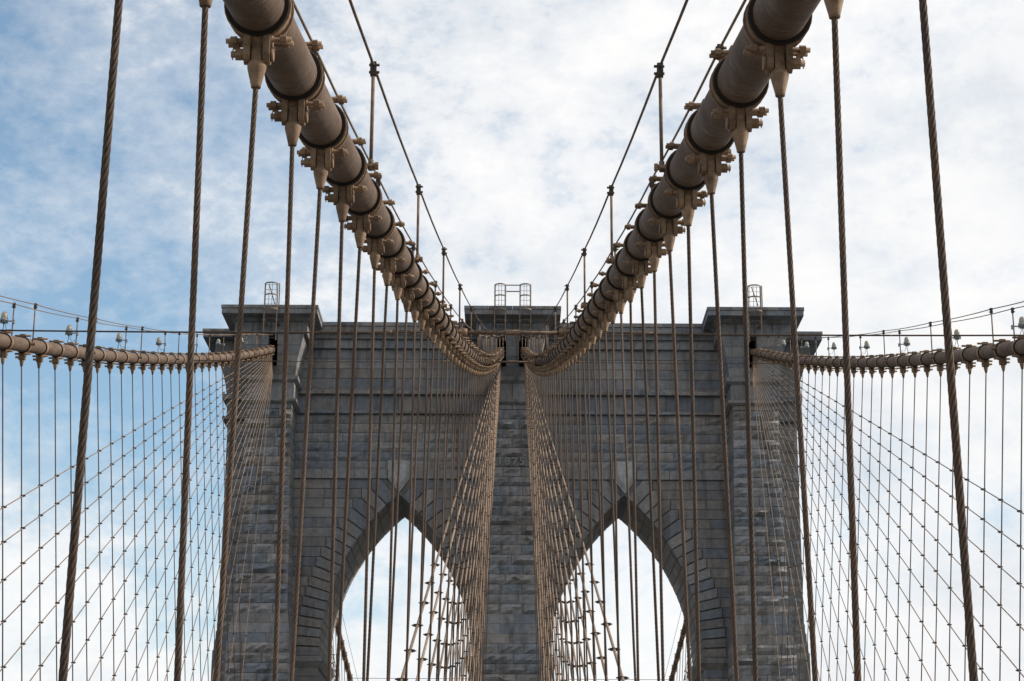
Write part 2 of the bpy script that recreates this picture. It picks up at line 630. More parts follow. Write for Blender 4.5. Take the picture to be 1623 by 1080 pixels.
# courses of the main wall, both halves
XI, XO = 1.3, 14.3                      # where the wall runs in behind the buttresses
for sx in (-1, 1):
    def put(xa, xb, z0, z1, rock=False, proud=0.0, amp=0.05):
        a, b = (xa, xb) if sx > 0 else (-xb, -xa)
        if rock:
            rock_stone(a, b, z0, z1, YT, 0.12, 'wall_stone', wall, amp)
        else:
            flat_stone(a, b, z0, z1, YT, 0.12, 'wall_stone', wall, proud + random.uniform(0, 0.02))
    # below the springing and beside the arches
    for k in range(-7, NC):
        z0, z1 = ZS + k * CH, ZS + (k + 1) * CH
        if k < 0:
            xo, xi = AX + AA, AX - AA
        else:
            ph = math.asin(k * CH / RO)
            hw = RO * math.cos(ph) - (AR - AA)
            xo, xi = AX + hw, AX - hw
        if k < 0:
            segs = [(xo, XO), (XI, xi)]
        else:
            segs = [(xo, XO)] if xo < XO - 0.15 else []
            if xi > XI + 0.15:
                segs.append((XI, xi))
        for a, b in segs:
            n = max(1, int((b - a) / 2.7 + 0.35 + 0.5 * (k % 2)))
            cuts = [a + (b - a) * (i / n + (random.uniform(-.12, .12) / n if 0 < i < n else 0)) for i in range(n + 1)]
            for c, d in zip(cuts[:-1], cuts[1:]):
                put(c, d, z0, z1)
    # quarry-faced courses
    h = (32.0 - 28.32) / 6
    for k in range(6):
        for a, b in split_row(XI, XO, 1.8, 3.4):
            put(a, b, 28.32 + k * h, 28.32 + (k + 1) * h, True, amp=random.choice((0.05, 0.08, 0.12)))
    # flat courses above
    for a, b in split_row(XI, XO, 2.6, 3.6):
        put(a, b, 32.2, 33.28, False)
    h = (36.36 - 33.74) / 4
    for k in range(4):
        for a, b in split_row(XI, XO, 2.2, 3.8):
            put(a, b, 33.74 + k * h, 33.74 + (k + 1) * h)
    # smooth band interrupted by the keystone shield
    for a, b in ((XI, AX - 0.78), (AX + 0.78, XO)):
        n = 3
        for i in range(n):
            xa, xb = a + (b - a) * i / n, a + (b - a) * (i + 1) / n
            if sx < 0:
                xa, xb = -xb, -xa
            flat_stone(xa, xb, 27.72, 28.32, YT, 0.2, 'band_stone', wall, 0.15, g=0.008).color = (1.1, 1.1, 1.12, 1)
    # string courses, frieze and cornice
    for nm, z0, z1, pr, lo in (('string_course_stone', 32.0, 32.2, 0.24, 2.2), ('string_course_stone', 33.28, 33.52, 0.34, 2.2),
                               ('string_course_stone', 33.52, 33.72, 0.16, 2.2),
                               ('frieze_stone', 36.38, 36.98, 0.25, 1.8), ('cornice_stone', 37.33, 37.72, 0.80, 1.9), ('cornice_stone', 37.72, 38.0, 0.86, 1.9)):
        for a, b in split_row(XI, XO, lo, lo * 1.35):
            xa, xb = (a, b) if sx > 0 else (-b, -a)
            flat_stone(xa, xb, z0, z1, YT, 0.3 + (1.5 if z0 > 37 else 0), nm, wall, pr, g=0.006, bev=0.02)
    MB().box(min(sx * XI, sx * XO), max(sx * XI, sx * XO), YT - 0.45, YT + 0.4, 36.98, 37.34).build_world('cornice_soffit', M['granite'], wall).color = (0.9, 0.9, 0.9, 1)

    # voussoirs with stepped backs, and the lining of the arch behind them
    lining = MB()
    for side in (-1, 1):
        cxc = -side * (AR - AA)          # circle centre relative to the arch centre line, opening towards side
        ph = [math.asin(k * CH / RO) for k in range(NC + 1)]

        def P(r, a):
            return (sx * AX + cxc + side * r * math.cos(a), ZS + r * math.sin(a))
        for k in range(NC):
            e = 0.0034
            a0, a1 = ph[k] + e, ph[k + 1] - e
            A, B = P(RO - 0.012, a0), P(RO - 0.012, a1)
            zt = ZS + (k + 1) * CH - 0.012
            am = (a0 + a1) / 2
            poly = [P(AR, a0), P(AR, am), P(AR, a1), B, (A[0], zt), A]
            mb = MB()
            bv = random.uniform(0.07, 0.13)
            mb.prism_y(poly, YT - bv, YT + 1.3)
            o = mb.build_world('voussoir', M['granite'], wall)
            o.color = tint()
            y = YT + 1.315
            while y < YB - 0.3:
                y2 = min(YB + 0.02, y + random.uniform(1.1, 1.7))
                if YB - y2 < 0.5:
                    y2 = YB + 0.02
                n0 = len(lining.f)
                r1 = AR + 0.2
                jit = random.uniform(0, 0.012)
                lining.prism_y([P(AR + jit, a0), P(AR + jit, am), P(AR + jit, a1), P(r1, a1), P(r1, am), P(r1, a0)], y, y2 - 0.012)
                tn = tuple(x * y for x, y in zip(tint(), (1.22, 1.16, 1.08, 1)))  # bounce light under the arch painted in as a paler, warmer tint
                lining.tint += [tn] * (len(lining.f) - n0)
                y = y2
        # keystone wedge
    kz = [P(AR, ph[NC])]
    xl = abs(kz[0][0] - sx * AX)
    A = P(RO, ph[NC])
    xa = abs(A[0] - sx * AX)
    mb = MB().prism_y([(sx * AX, ZAP), (sx * AX + xl, kz[0][1]), (sx * AX + xa - 0.01, 27.69), (sx * AX - xa + 0.01, 27.69), (sx * AX - xl, kz[0][1])], YT - 0.01, YB)
    o = mb.build_world('keystone', M['granite'], wall)
    o.color = tint()
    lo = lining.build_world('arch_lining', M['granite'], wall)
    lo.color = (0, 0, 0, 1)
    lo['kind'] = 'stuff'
    # shield on the keystone
    for k, (d, pr) in enumerate(((0.0, 0.26), (0.13, 0.34), (0.26, 0.42))):
        c = sx * AX
        poly = [(c - 0.73 + d, 28.88 - (0.02 if k else 0)), (c - 0.73 + d, 27.76 + d * 0.4), (c, 26.80 + d * 1.65), (c + 0.73 - d, 27.76 + d * 0.4), (c + 0.73 - d, 28.88 - (0.02 if k else 0))]
        o = MB().prism_y(poly, YT - pr, YT + 0.1).build_world('shield', M['granite'], wall)
        o.color = (1.75, 1.78, 1.80, 1)
    # imposts under the arch springing
    for s2 in (-1, 1):
        j = sx * AX + s2 * AA
        x0, x1 = sorted((j - s2 * 0.38, j + s2 * 1.9))
        mb = MB()
        mb.loft([[(x0 + (0.3 if s2 > 0 else 0), YT - 0.02, ZS - 0.75), (x1 - (0.3 if s2 < 0 else 0), YT - 0.02, ZS - 0.75), (x1 - (0.3 if s2 < 0 else 0), YB - 0.1, ZS - 0.75), (x0 + (0.3 if s2 > 0 else 0), YB - 0.1, ZS - 0.75)],
                 [(x0, YT - 0.36, ZS - 0.35), (x1, YT - 0.36, ZS - 0.35), (x1, YB, ZS - 0.35), (x0, YB, ZS - 0.35)],
                 [(x0, YT - 0.36, ZS - 0.02), (x1, YT - 0.36, ZS - 0.02), (x1, YB, ZS - 0.02), (x0, YB, ZS - 0.02)]])
        o = mb.build_world('impost', M['granite'], wall)
        o.color = (1, 1, 1, 1)

MB().box(-17.2, 17.2, YT + 0.5, YB + 0.3, 37.3, 37.95).build_world('roof_slab', M['granite'], wall).color = (1, 1, 1, 1)


def buttress_hw(z):
    pts = [(-43, 2.15), (16.3, 1.98), (16.6, 1.95), (18.9, 1.68), (19.7, 1.66), (30.0, 1.46), (33, 1.45)]
    for (za, a), (zb, b) in zip(pts[:-1], pts[1:]):
        if z <= zb:
            return a + (b - a) * (z - za) / (zb - za)
    return pts[-1][1]


def buttress_y(z):
    pts = [(-43, 121.4), (16.3, 121.85), (16.6, 121.9), (18.9, 122.3), (30, 122.4), (33, 122.4)]
    for (za, a), (zb, b) in zip(pts[:-1], pts[1:]):
        if z <= zb:
            return a + (b - a) * (z - za) / (zb - za)
    return pts[-1][1]


def sec(cx, z, hw, yf, yb=125.3):
    return [(cx - hw, yf, z), (cx + hw, yf, z), (cx + hw, yb, z), (cx - hw, yb, z)]


def make_buttress(cx, slots, name, label):
    bt = MB()
    bt.loft([sec(cx, z, buttress_hw(z) - 0.06, buttress_y(z) + 0.06) for z in (-43, 16.3, 16.6, 18.9, 19.7, 30, 31.7)])
    b = bt.build_world(name, M['joint'], tower)
    b['label'] = label
    inner = 1 if cx < 0 else -1
    h = 0.62
    k = 0
    z1 = 31.69
    while z1 > 11.5:
        z0 = z1 - h
        zm = (z0 + z1) / 2
        hw, yf = buttress_hw(zm), buttress_y(zm)
        smooth = 16.5 < zm < 18.95
        if abs(cx) < 1 and k == 5:
            cuts = [-hw, hw]
        elif k % 2 == 0:
            q = 0.42 * hw + random.uniform(-0.1, 0.1)
            cuts = [-hw, -hw + q * 1.3, hw - q * 1.3, hw]
        else:
            cuts = [-hw, random.uniform(-0.35, 0.35) * hw, hw]
        for i, (a, c) in enumerate(zip(cuts[:-1], cuts[1:])):
            fl, fr = i == 0, i == len(cuts) - 2
            if smooth:
                mb = MB()
                hb, ht = buttress_hw(z0), buttress_hw(z1)
                yb_, yt_ = buttress_y(z0), buttress_y(z1)
                g = 0.008
                al, cl, at, ct = a * hb / hw, c * hb / hw, a * ht / hw, c * ht / hw
                mb.loft([[(cx + al + g, yb_, z0 + g), (cx + cl - g, yb_, z0 + g), (cx + cl - g, 125.2, z0 + g), (cx + al + g, 125.2, z0 + g)],
                         [(cx + at + g, yt_, z1 - g), (cx + ct - g, yt_, z1 - g), (cx + ct - g, 125.2, z1 - g), (cx + at + g, 125.2, z1 - g)]])
                o = mb.build_world('buttress_stone', M['granite'], b)
                o.color = tint()
            elif abs(cx) < 1 and k == 5:
                o = flat_stone(cx + a, cx + c, z0, z1, yf, 2.7, 'date_stone', b, 0.06)
                o.color = (0.95, 0.97, 1.0, 1)
            else:
                rock_stone(cx + a, cx + c, z0, z1, yf, 2.7, 'buttress_stone', b, random.choice((0.10, 0.16, 0.22, 0.28)),
                           (0.07 if fl else 0, 0.07 if fr else 0))
        z1 = z0
        k += 1
    # string courses that return along the flanks, with a plain block between them
    for z0, z1, e, ye in ((31.69, 32.02, 0.02, 0.02), (32.02, 32.30, 0.30, 0.26), (32.30, 33.42, 0.12, 0.06), (33.42, 33.80, 0.36, 0.30)):
        hw = 1.45 + e
        if e > 0.2:
            mb = MB().loft([sec(cx, z0, hw - 0.2, 122.4 - ye + 0.2), sec(cx, z0 + 0.12, hw, 122.4 - ye), sec(cx, z1, hw, 122.4 - ye)])
            mb.build_world('string_course', M['granite'], b).color = (1.05, 1.04, 1.03, 1)
        else:
            n = 2
            for i in range(n):
                flat_stone(cx - hw + 2 * hw * i / n, cx - hw + 2 * hw * (i + 1) / n, z0, z1, 122.4 - ye, 2.8, 'buttress_stone', b)
    # flared head with the openings the cables run into
    h = (36.5 - 33.8) / 4

    def hwf(z):
        return 1.62 + 0.5 * ((z - 33.8) / 2.7) ** 1.5

    def yff(z):
        return 122.38 - 0.38 * ((z - 33.8) / 2.7)
    for k in range(4):
        z0, z1 = 33.8 + k * h, 33.8 + (k + 1) * h
        g = 0.008
        openings = slots if k else []
        for i in range(len(openings) + 1):
            def xx(z, g=g, i=i, openings=openings):
                l = -hwf(z) if i == 0 else openings[i - 1][1]
                r = hwf(z) if i == len(openings) else openings[i][0]
                return cx + l + g, cx + r - g
            rings = []
            for z in (z0 + g, z1 - g):
                l, r = xx(z)
                rings.append([(l, yff(z), z), (r, yff(z), z), (r, 124.7, z), (l, 124.7, z)])
            o = MB().loft(rings).build_world('head_stone', M['granite'], b)
            o.color = tint()
    MB().box(cx - 1.6, cx + 1.6, 124.65, 125.2, 33.8, 36.5).build_world('recess_wall', M['joint'], b)
    # frieze and cap slabs
    for i in range(4):
        hw = 2.34
        flat_stone(cx - hw + 2 * hw * i / 4, cx - hw + 2 * hw * (i + 1) / 4, 36.5, 37.32, 121.95, 3.2, 'frieze_stone', b, bev=0.025)
    MB().loft([sec(cx, 37.32, 2.36, 121.93, 128.5), sec(cx, 37.52, 2.6, 121.6, 128.5)]).build_world('cap_bed', M['granite'], b).color = (0.95, 0.95, 0.95, 1)
    for z0, z1, hw, yf in ((37.52, 37.86, 3.05, 120.82), (37.86, 38.09, 3.09, 120.77)):
        n = 5 if z0 < 37.8 else 4
        for i in range(n):
            flat_stone(cx - hw + 2 * hw * i / n, cx - hw + 2 * hw * (i + 1) / n, z0, z1, yf, 7.6, 'cap_stone', b, g=0.005, bev=0.02)
    return b


make_buttress(-15.45, [(-0.15, 0.42)], 'outer_buttress', 'outer buttress on the left with quarry-faced stones')
make_buttress(15.45, [(-0.42, 0.15)], 'outer_buttress', 'outer buttress on the right with quarry-faced stones')
cb = make_buttress(0, [(-0.95, -0.42), (0.42, 0.95)], 'middle_buttress', 'middle buttress with raised date numerals')

# date numerals standing proud of the date stone
for ch, x in (('1', -0.72), ('8', -0.26), ('7', 0.20), ('5', 0.66)):
    cv = bpy.data.curves.new('numeral', 'FONT')
    cv.body = ch
    cv.size = 0.66
    cv.extrude = 0.10
    cv.offset = 0.02
    cv.align_x = 'CENTER'
    tmp = bpy.data.objects.new('tmp', cv)
    COL.objects.link(tmp)
    me = bpy.data.meshes.new_from_object(tmp)
    bpy.data.objects.remove(tmp)
    me.materials.clear()
    me.materials.append(M['granite'])
    o = place('numeral', me, Matrix.Translation(Vector((x - 0.03, 122.27, 28.06))) @ Matrix.Rotation(R(90), 4, 'X'), cb)
    o.color = (1.22, 1.22, 1.22, 1)

# end buttresses on the narrow sides of the tower
for sx in (-1, 1):
    def es(z, xo, yf):
        a, b = sorted((sx * 16.6, sx * xo))
        return [(a, yf, z), (b, yf, z), (b, 131.0, z), (a, 131.0, z)]
    e = MB().loft([es(-43, 19.2, 126.6), es(16.6, 18.95, 126.75), es(18.9, 18.68, 126.98), es(31.9, 18.65, 127.03)]).build_world('end_buttress', M['joint'], tower)
    z1 = 31.85
    while z1 > 11.5:
        z0 = z1 - 0.62
        zm = (z0 + z1) / 2
        xo = 18.72 if zm > 18.9 else 18.72 + 0.27 * min(1, (18.9 - zm) / 2.3)
        yf = 127.0 - (0 if zm > 18.9 else 0.23 * min(1, (18.9 - zm) / 2.3))
        xi = 16.6
        a, b = sorted((sx * xi, sx * xo))
        rock_stone(a, b, z0, z1, yf, 2.4, 'buttress_stone', e, 0.07, (0.08 if sx < 0 else 0, 0.08 if sx > 0 else 0))
        z1 = z0
    for z0, z1, xo, yf in ((31.85, 32.05, 18.72, 127.0), (32.05, 32.3, 19.05, 126.7), (32.3, 33.42, 18.8, 126.95), (33.42, 33.8, 19.1, 126.65)):
        a, b = sorted((sx * 16.6, sx * xo))
        flat_stone(a, b, z0, z1, yf, 4.2, 'buttress_stone', e)
    rings = []
    for k in range(5):
        q = k / 4
        rings.append(es(33.8 + 2.7 * q, 18.85 + 0.75 * q ** 1.5, 127.0 - 0.15 * q))
    MB().loft(rings).build_world('flared_head', M['granite'], e).color = (0.95, 0.95, 0.97, 1)
    a, b = sorted((sx * 16.6, sx * 19.72))
    flat_stone(a, b, 36.5, 37.45, 126.8, 4.6, 'frieze_stone', e)
    a, b = sorted((sx * 16.6, sx * 20.45))
    flat_stone(a, b, 37.45, 37.85, 126.0, 6.0, 'cap_stone', e)
    a, b = sorted((sx * 16.6, sx * 20.5))
    flat_stone(a, b, 37.85, 38.06, 125.95, 6.1, 'cap_stone', e)

# ------------------------------------------------------------------ cables
SP = 2.286


def zc(y):
    return 0.00053 * y * y + 0.1937 * y + 3.92 + 0.105 * math.exp(-(y - 11.7) / 5)


def xin(y):
    return 2.10 - 0.0075 * y - 0.0000315 * y * y


def xin_left(y):
    return xin(y) + 0.015 * math.exp(-(max(y, 8.5) - 11.7) / 2)


def xin_right(y):
    return xin(y) + 0.064 * math.exp(-(max(y, 8.5) - 11.7) / 4.5)


def xout(y):
    return 14.65 + 0.0185 * (y - 55) - 0.00012 * (y - 55) ** 2


CR = 0.212


def frame_at(fn, y, sgn):
    p = Vector((sgn * fn(y), y, zc(y)))
    q = Vector((sgn * fn(y + 0.2), y + 0.2, zc(y + 0.2)))
    t = (q - p).normalized()
    x = t.cross(Vector((0, 0, 1))).normalized()
    z = x.cross(t)
    return Matrix(((x.x, t.x, z.x, p.x), (x.y, t.y, z.y, p.y), (x.z, t.z, z.z, p.z), (0, 0, 0, 1)))


def bolt(mb, x0, x1, y, z, r=0.021):
    mb.cyl((x0, y, z), (x1, y, z), r, 8)
    for a, b in ((x0 + 0.035, x0 + 0.085), (x1 - 0.085, x1 - 0.035)):
        mb.cyl((a, y, z), (b, y, z), r * 1.75, 6, False)


# shared pieces of a cable band
mb = MB().ring_y(CR - 0.02, CR + 0.028, -0.10, 0.10, 28)
for s in (-1, 1):
    mb.ring_y(CR - 0.01, CR + 0.046, s * 0.085 - 0.018, s * 0.085 + 0.018, 28)
mb.box(-0.105, 0.105, -0.10, 0.10, -CR - 0.10, -CR + 0.005)
mb.box(-0.075, 0.075, -0.10, 0.10, CR - 0.005, CR + 0.115)
BAND = mb.mesh('cable_band', M['paint'])
SEAL = MB().ring_y(CR - 0.02, CR + 0.034, -0.138, -0.100, 28).ring_y(CR - 0.02, CR + 0.03, 0.100, 0.125, 28).mesh('seal', M['caulk'])
mb = MB()
bolt(mb, -0.25, 0.25, 0.0, 0.0)
BOLT = mb.mesh('bolt', M['paint'])
mb = MB()
for s in (-1, 1):
    poly = [(-0.075, -0.2), (-0.08, -0.36)] + [(-0.08 * math.cos(a), -0.385 - 0.08 * math.sin(a)) for a in [math.pi * k / 8 for k in range(1, 8)]] + [(0.08, -0.36), (0.075, -0.2)]
    x0, x1 = sorted((s * 0.048, s * 0.10))
    mb.prism_x(poly, x0, x1)
mb.box(-0.06, 0.06, -0.07, 0.07, -0.262, -0.198)
CLEV = mb.mesh('clevis', M['paint'])
mb = MB()
mb.cyl((-0.20, 0, -0.385), (0.115, 0, -0.385), 0.027, 10)
mb.cyl((-0.165, 0, -0.385), (-0.10, 0, -0.385), 0.05, 6, False)
mb.cyl((0.10, 0, -0.385), (0.125, 0, -0.385), 0.055, 12)
mb.cyl((-0.188, 0, -0.43), (-0.188, 0, -0.34), 0.005, 5)
PIN = mb.mesh('pin', M['paint'])
mb = MB()
mb.box(-0.038, 0.038, -0.05, 0.05, -0.47, -0.315)
mb.lathe([(0.030, -0.665), (0.038, -0.66), (0.04, -0.64), (0.072, -0.505), (0.074, -0.475), (0.06, -0.45), (0.04, -0.43)], 14)
SOCK = mb.mesh('socket', M['paint'])
# everything of a far band in one piece
mb = MB()
mb.ring_y(CR - 0.02, CR + 0.035, -0.10, 0.10, 18)
mb.box(-0.105, 0.105, -0.10, 0.10, -CR - 0.10, -CR + 0.005)
mb.box(-0.075, 0.075, -0.10, 0.10, CR - 0.005, CR + 0.115)
for s in (-1, 1):
    for zz in (-CR - 0.055, CR + 0.06):
        mb.cyl((-0.23, s * 0.06, zz), (0.23, s * 0.06, zz), 0.03, 6)
BAND_F = mb.mesh('cable_band', M['paint'])
SEAL_F = MB().ring_y(CR - 0.02, CR + 0.034, -0.138, -0.100, 18).mesh('seal', M['caulk'])
mb = MB()
for s in (-1, 1):
    x0, x1 = sorted((s * 0.048, s * 0.10))
    mb.box(x0, x1, -0.075, 0.075, -0.46, -0.2)
mb.cyl((-0.20, 0, -0.385), (0.12, 0, -0.385), 0.035, 6)
mb.box(-0.06, 0.06, -0.07, 0.07, -0.262, -0.198)
CLEV_F = mb.mesh('clevis', M['paint'])
mb = MB()
mb.box(-0.038, 0.038, -0.05, 0.05, -0.47, -0.315)
mb.lathe([(0.034, -0.665), (0.072, -0.505), (0.05, -0.45)], 8)
SOCK_F = mb.mesh('socket', M['paint'])


def mirror(sgn):
    return Matrix.Diagonal((1.0 if sgn < 0 else -1.0, 1, 1, 1))


SUS_R = 0.0215
ZDECK = -6.0


def make_cable(sgn, fn, y_start, y_first, y_end, name, side, near_lim, xbots, far_r=1.0):
    which = side
    cab = empty('main_cable', (sgn * fn(y_end), y_end, zc(y_end)))
    tag(cab, f'thick tan wrapped {which} main cable rising to its slot in the tower' if False else f'thick tan wrapped main cable, the {which} one of four', 'main cable', 'main cables of the bridge')
    n = int((y_end - y_start) / (SP / 2))
    pts = [(sgn * fn(y), y, zc(y)) for y in [y_start + (y_end - y_start) * k / n for k in range(n + 1)]]
    MB().tube(pts, CR, 32).build_world('wire_wrapping', M['wrap'], cab)
    i = 0
    yb = y_first
    while yb < 121.3:
        F = frame_at(fn, yb, sgn)
        near = yb < near_lim
        jr = Matrix.Rotation(random.uniform(-0.04, 0.04), 4, 'Y')
        b = place('cable_band', BAND if near else BAND_F, F @ jr, cab)
        place('seal', SEAL if near else SEAL_F, F @ jr, b)
        V = Matrix.Translation(F.translation) @ mirror(sgn)
        if near:
            for dy in (-0.062, 0.066):
                place('bolt', BOLT, F @ jr @ Matrix.Translation((0, dy, -CR - 0.052)), b)
                place('bolt', BOLT, F @ jr @ Matrix.Translation((0, dy, CR + 0.06)), b)
            place('clevis', CLEV, V, b)
            place('pin', PIN, V, b)
        else:
            place('clevis', CLEV_F, V, b)
        # the suspender hanging from this band
        if yb > (111.0 if near_lim else 107.0):
            yb += SP
            continue
        top = F.translation + Vector((0, 0, -0.62))
        xb = sgn * xbots[i % 2]
        s = empty('suspender', (xb, yb, ZDECK))
        tag(s, f'vertical wire rope hanging from the {which} main cable, {ordinal(i + 1)} from the camera', 'suspender rope', f'suspenders of the {which} main cable')
        place('socket', SOCK if near else SOCK_F, V, s)
        bot = Vector((xb, yb, ZDECK))
        d = bot - top
        L = d.length
        rope = MB()
        if near and yb < 31:
            vis = min(L, (top.z - (0.117 * yb - 1.0)) / -d.normalized().z)
            m = int(vis / 0.024)
            rope.tube([top + d.normalized() * (vis * k / m) for k in range(m + 1)], SUS_R, 24, True, True, 0.70, 0.36)
            if vis < L - 0.1:
                rope.tube([top + d.normalized() * vis, bot], SUS_R, 8)
        else:
            wob = Vector((random.uniform(-.02, .02), random.uniform(-.02, .02), 0))
            rope.tube([top, top + d * 0.35 + wob, top + d * 0.65 - wob * 0.6, bot], SUS_R * far_r, 7)
        rope.build_world('rope', M['strand'] if near and yb < 31 else M['rope'], s)
        yb += SP
        i += 1
    return cab


XB_IN = (2.24, 1.90)
make_cable(-1, xin_left, 6.0, 11.7 - SP, 124.4, 'main_cable', 'left inner', 46, XB_IN)
make_cable(1, xin_right, 6.0, 11.9 - SP, 124.4, 'main_cable', 'right inner', 46, (2.29, 1.96))
make_cable(-1, xout, 40.0, 55.0 - SP, 124.4, 'main_cable', 'left outer', 0, (13.0, 13.0), 0.9)
make_cable(1, xout, 40.0, 55.15 - SP, 124.4, 'main_cable', 'right outer', 0, (13.0, 13.0), 0.9)

# ------------------------------------------------------------------ diagonal stays with their clamps
mb = MB()
mb.box(-0.5, 0.5, -0.045, 0.045, -0.035, 0.035)
CL_BODY = None


def clamp_geo(mb, p, w):
    x, y, z = p
    mb.box(x - w, x + w, y - 0.04, y + 0.04, z - 0.026, z + 0.026)
    mb.cyl((x - w - 0.05, y - 0.015, z), (x + w + 0.05, y - 0.015, z), 0.013, 6)
    mb.cyl((x - w - 0.02, y - 0.015, z), (x - w + 0.01, y - 0.015, z), 0.026, 6, False)
    mb.cyl((x + w - 0.01, y - 0.015, z), (x + w + 0.02, y - 0.015, z), 0.026, 6, False)


mb = MB()
clamp_geo(mb, (0, 0, 0), 0.065)
CLAMP = mb.mesh('clamp', M['dark'])


def make_stays(sgn, fn, which, y0, xbm, n_stay, near_lim, rad):
    for k in range(n_stay):
        L = 116.8 - 4.572 * k if k < 16 else 48.2 - 8.5 * (k - 15)
        yt, zt = 122.3, 35.5 - 0.075 * k
        yb = yt - L
        line = []

        def X(y, z):
            c = zc(y)
            fr = max(0.0, (c - z) / (c - ZDECK))
            return sgn * (fn(y) + (xbm - fn(y)) * fr)
        ys = [yt - L * j / 26 for j in range(27)]
        sag = 0.0022 * L
        for y in ys:
            q = (yt - y) / L
            z = zt + (ZDECK - zt) * q - sag * 4 * q * (1 - q)
            line.append(Vector((X(y, z), y, z)))
        s = empty('diagonal_stay', line[-1])
        tag(s, f'slanting wire stay fanning from the tower under the {which} cable, {ordinal(k + 1)} from the top', 'stay rope', f'stays of the {which} main cable')
        MB().tube(line, rad, 7).build_world('rope', M['stay'], s)
        far = MB()
        y = y0
        while y < 113:
            if y > yb:
                q = (yt - y) / L
                z = zt + (ZDECK - zt) * q - sag * 4 * q * (1 - q)
                if z > 0.112 * y - 0.5 and z < zc(y) - 0.9:
                    if y < near_lim:
                        place('clamp', CLAMP, Matrix.Translation((X(y, z), y, z)) @ Matrix.Rotation(random.uniform(-.25, .25), 4, 'Z'), s)
                    else:
                        p = (X(y, z), y, z)
                        far.box(p[0] - 0.075, p[0] + 0.075, y - 0.02, y + 0.02, z - 0.018, z + 0.018)
                        far.box(p[0] - 0.032, p[0] + 0.032, y - 0.032, y + 0.032, z - 0.03, z + 0.03)
            y += SP
        if far.v:
            o = far.build_world('clamps', M['dark'], s)
            o['kind'] = 'stuff'


make_stays(-1, xin, 'left inner', 11.7 - SP, 2.06, 17, 72, 0.029)
make_stays(1, xin, 'right inner', 11.9 - SP, 2.06, 17, 72, 0.029)
make_stays(-1, xout, 'left outer', 55.0 - SP, 13.0, 18, 0, 0.0175)
make_stays(1, xout, 'right outer', 55.15 - SP, 13.0, 18, 0, 0.0175)

# ------------------------------------------------------------------ handropes above the cables
PH = 1.24
mb = MB()
mb.cyl((0, 0, 0), (0, 0, PH), 0.021, 8)
mb.cyl((0, 0, -0.02), (0, 0, 0.10), 0.032, 8)
POST = mb.mesh('post', M['paintd'])
mb = MB()
mb.cyl((-0.20, 0, 0.03), (0.055, 0, 0.03), 0.034, 10)
mb.cyl((0.045, 0, 0.03), (0.085, 0, 0.03), 0.048, 8, False)
BRK = mb.mesh('bracket', M['paint'])
mb = MB()
mb.box(-0.035, 0.035, -0.04, 0.04, PH - 0.10, PH + 0.06)
mb.cyl((-0.05, 0, PH + 0.03), (0.07, 0, PH + 0.03), 0.018, 6)
mb.cyl((-0.05, 0, PH - 0.06), (0.07, 0, PH - 0.06), 0.018, 6)
PCL = mb.mesh('rope_clamp', M['dark'])


def make_handrail(sgn, fn, which, y0, y_from, inner, r=0.017):
    off = 0.29 * (-sgn if inner else sgn)
    posts = []
    y = y0
    while y < 113:
        posts.append(y)
        y += 4 * SP
    first = Vector((sgn * fn(posts[0]) + off, posts[0], zc(posts[0])))
    h = empty('hand_rope', first)
    tag(h, f'thin handrope on posts above the {which} main cable, on its {"inner" if inner else "outer"} side', 'handrope', 'handropes above the main cables')
    pts = []
    for k, y in enumerate(posts):
        p = Vector((sgn * fn(y) + off, y, zc(y)))
        sd = Matrix.Diagonal((1.0 if off > 0 else -1.0, 1, 1, 1))
        Mp = Matrix.Translation(p) @ sd
        po = place('post', POST, Mp, h)
        place('bracket', BRK, Mp, po)
        place('rope_clamp', PCL, Mp, po)
        pts.append(p + Vector((0, 0, PH + 0.03)))
    ye = 122.3
    pts.append(Vector((sgn * fn(ye) + off * 0.6, ye, zc(ye) + 1.0)))
    if y_from < posts[0]:
        pts.insert(0, Vector((sgn * fn(y_from) + off, y_from, zc(y_from) + PH)))
    line = []
    for a, b in zip(pts[:-1], pts[1:]):
        for j in range(4):
            q = j / 4
            line.append(a.lerp(b, q) + Vector((0, 0, -0.035 * 4 * q * (1 - q))))
    line.append(pts[-1])
    MB().tube(line, r, 6).build_world('rope', M['paintd'], h)


YA, YBB = 21.0 - 8 * SP, 47.5 - 20 * SP
for sgn, sd in ((-1, 'left'), (1, 'right')):
    fin = xin_left if sgn < 0 else xin_right
    make_handrail(sgn, fin, sd + ' inner', YA + 4 * SP, YA, True)
    make_handrail(sgn, fin, sd + ' inner', YBB + 4 * SP, YBB, False)
    make_handrail(sgn, xout, sd + ' outer', 57.25 - 4 * SP, 42, True, 0.015)
    make_handrail(sgn, xout, sd + ' outer', 57.0 - 4 * SP, 42, False, 0.015)

# ------------------------------------------------------------------ lamps on the outer cables
mb = MB()
mb.lathe([(0.092, 0.0), (0.100, 0.04), (0.098, 0.10), (0.088, 0.15), (0.066, 0.19), (0.036, 0.212), (0.012, 0.217)], 16, (0, 0, 0.15))
GLOBE = mb.mesh('globe', M['globe'])
mb = MB()
mb.lathe([(0.05, 0.0), (0.10, 0.02), (0.105, 0.07), (0.130, 0.08), (0.130, 0.11), (0.112, 0.12), (0.112, 0.16)], 16)
for k in range(6):
    a = k * math.pi / 3
    mb.cyl((0.118 * math.cos(a), 0.118 * math.sin(a), 0.0), (0.118 * math.cos(a), 0.118 * math.sin(a), 0.16), 0.012, 6)
HOUS = mb.mesh('housing', M['zinc'])
mb = MB()
mb.box(-0.30, -0.06, -0.025, 0.025, 0.05, 0.08)
mb.box(-0.34, -0.27, -0.04, 0.04, -0.02, 0.10)
ARM = mb.mesh('arm', M['zinc'])
mb = MB()
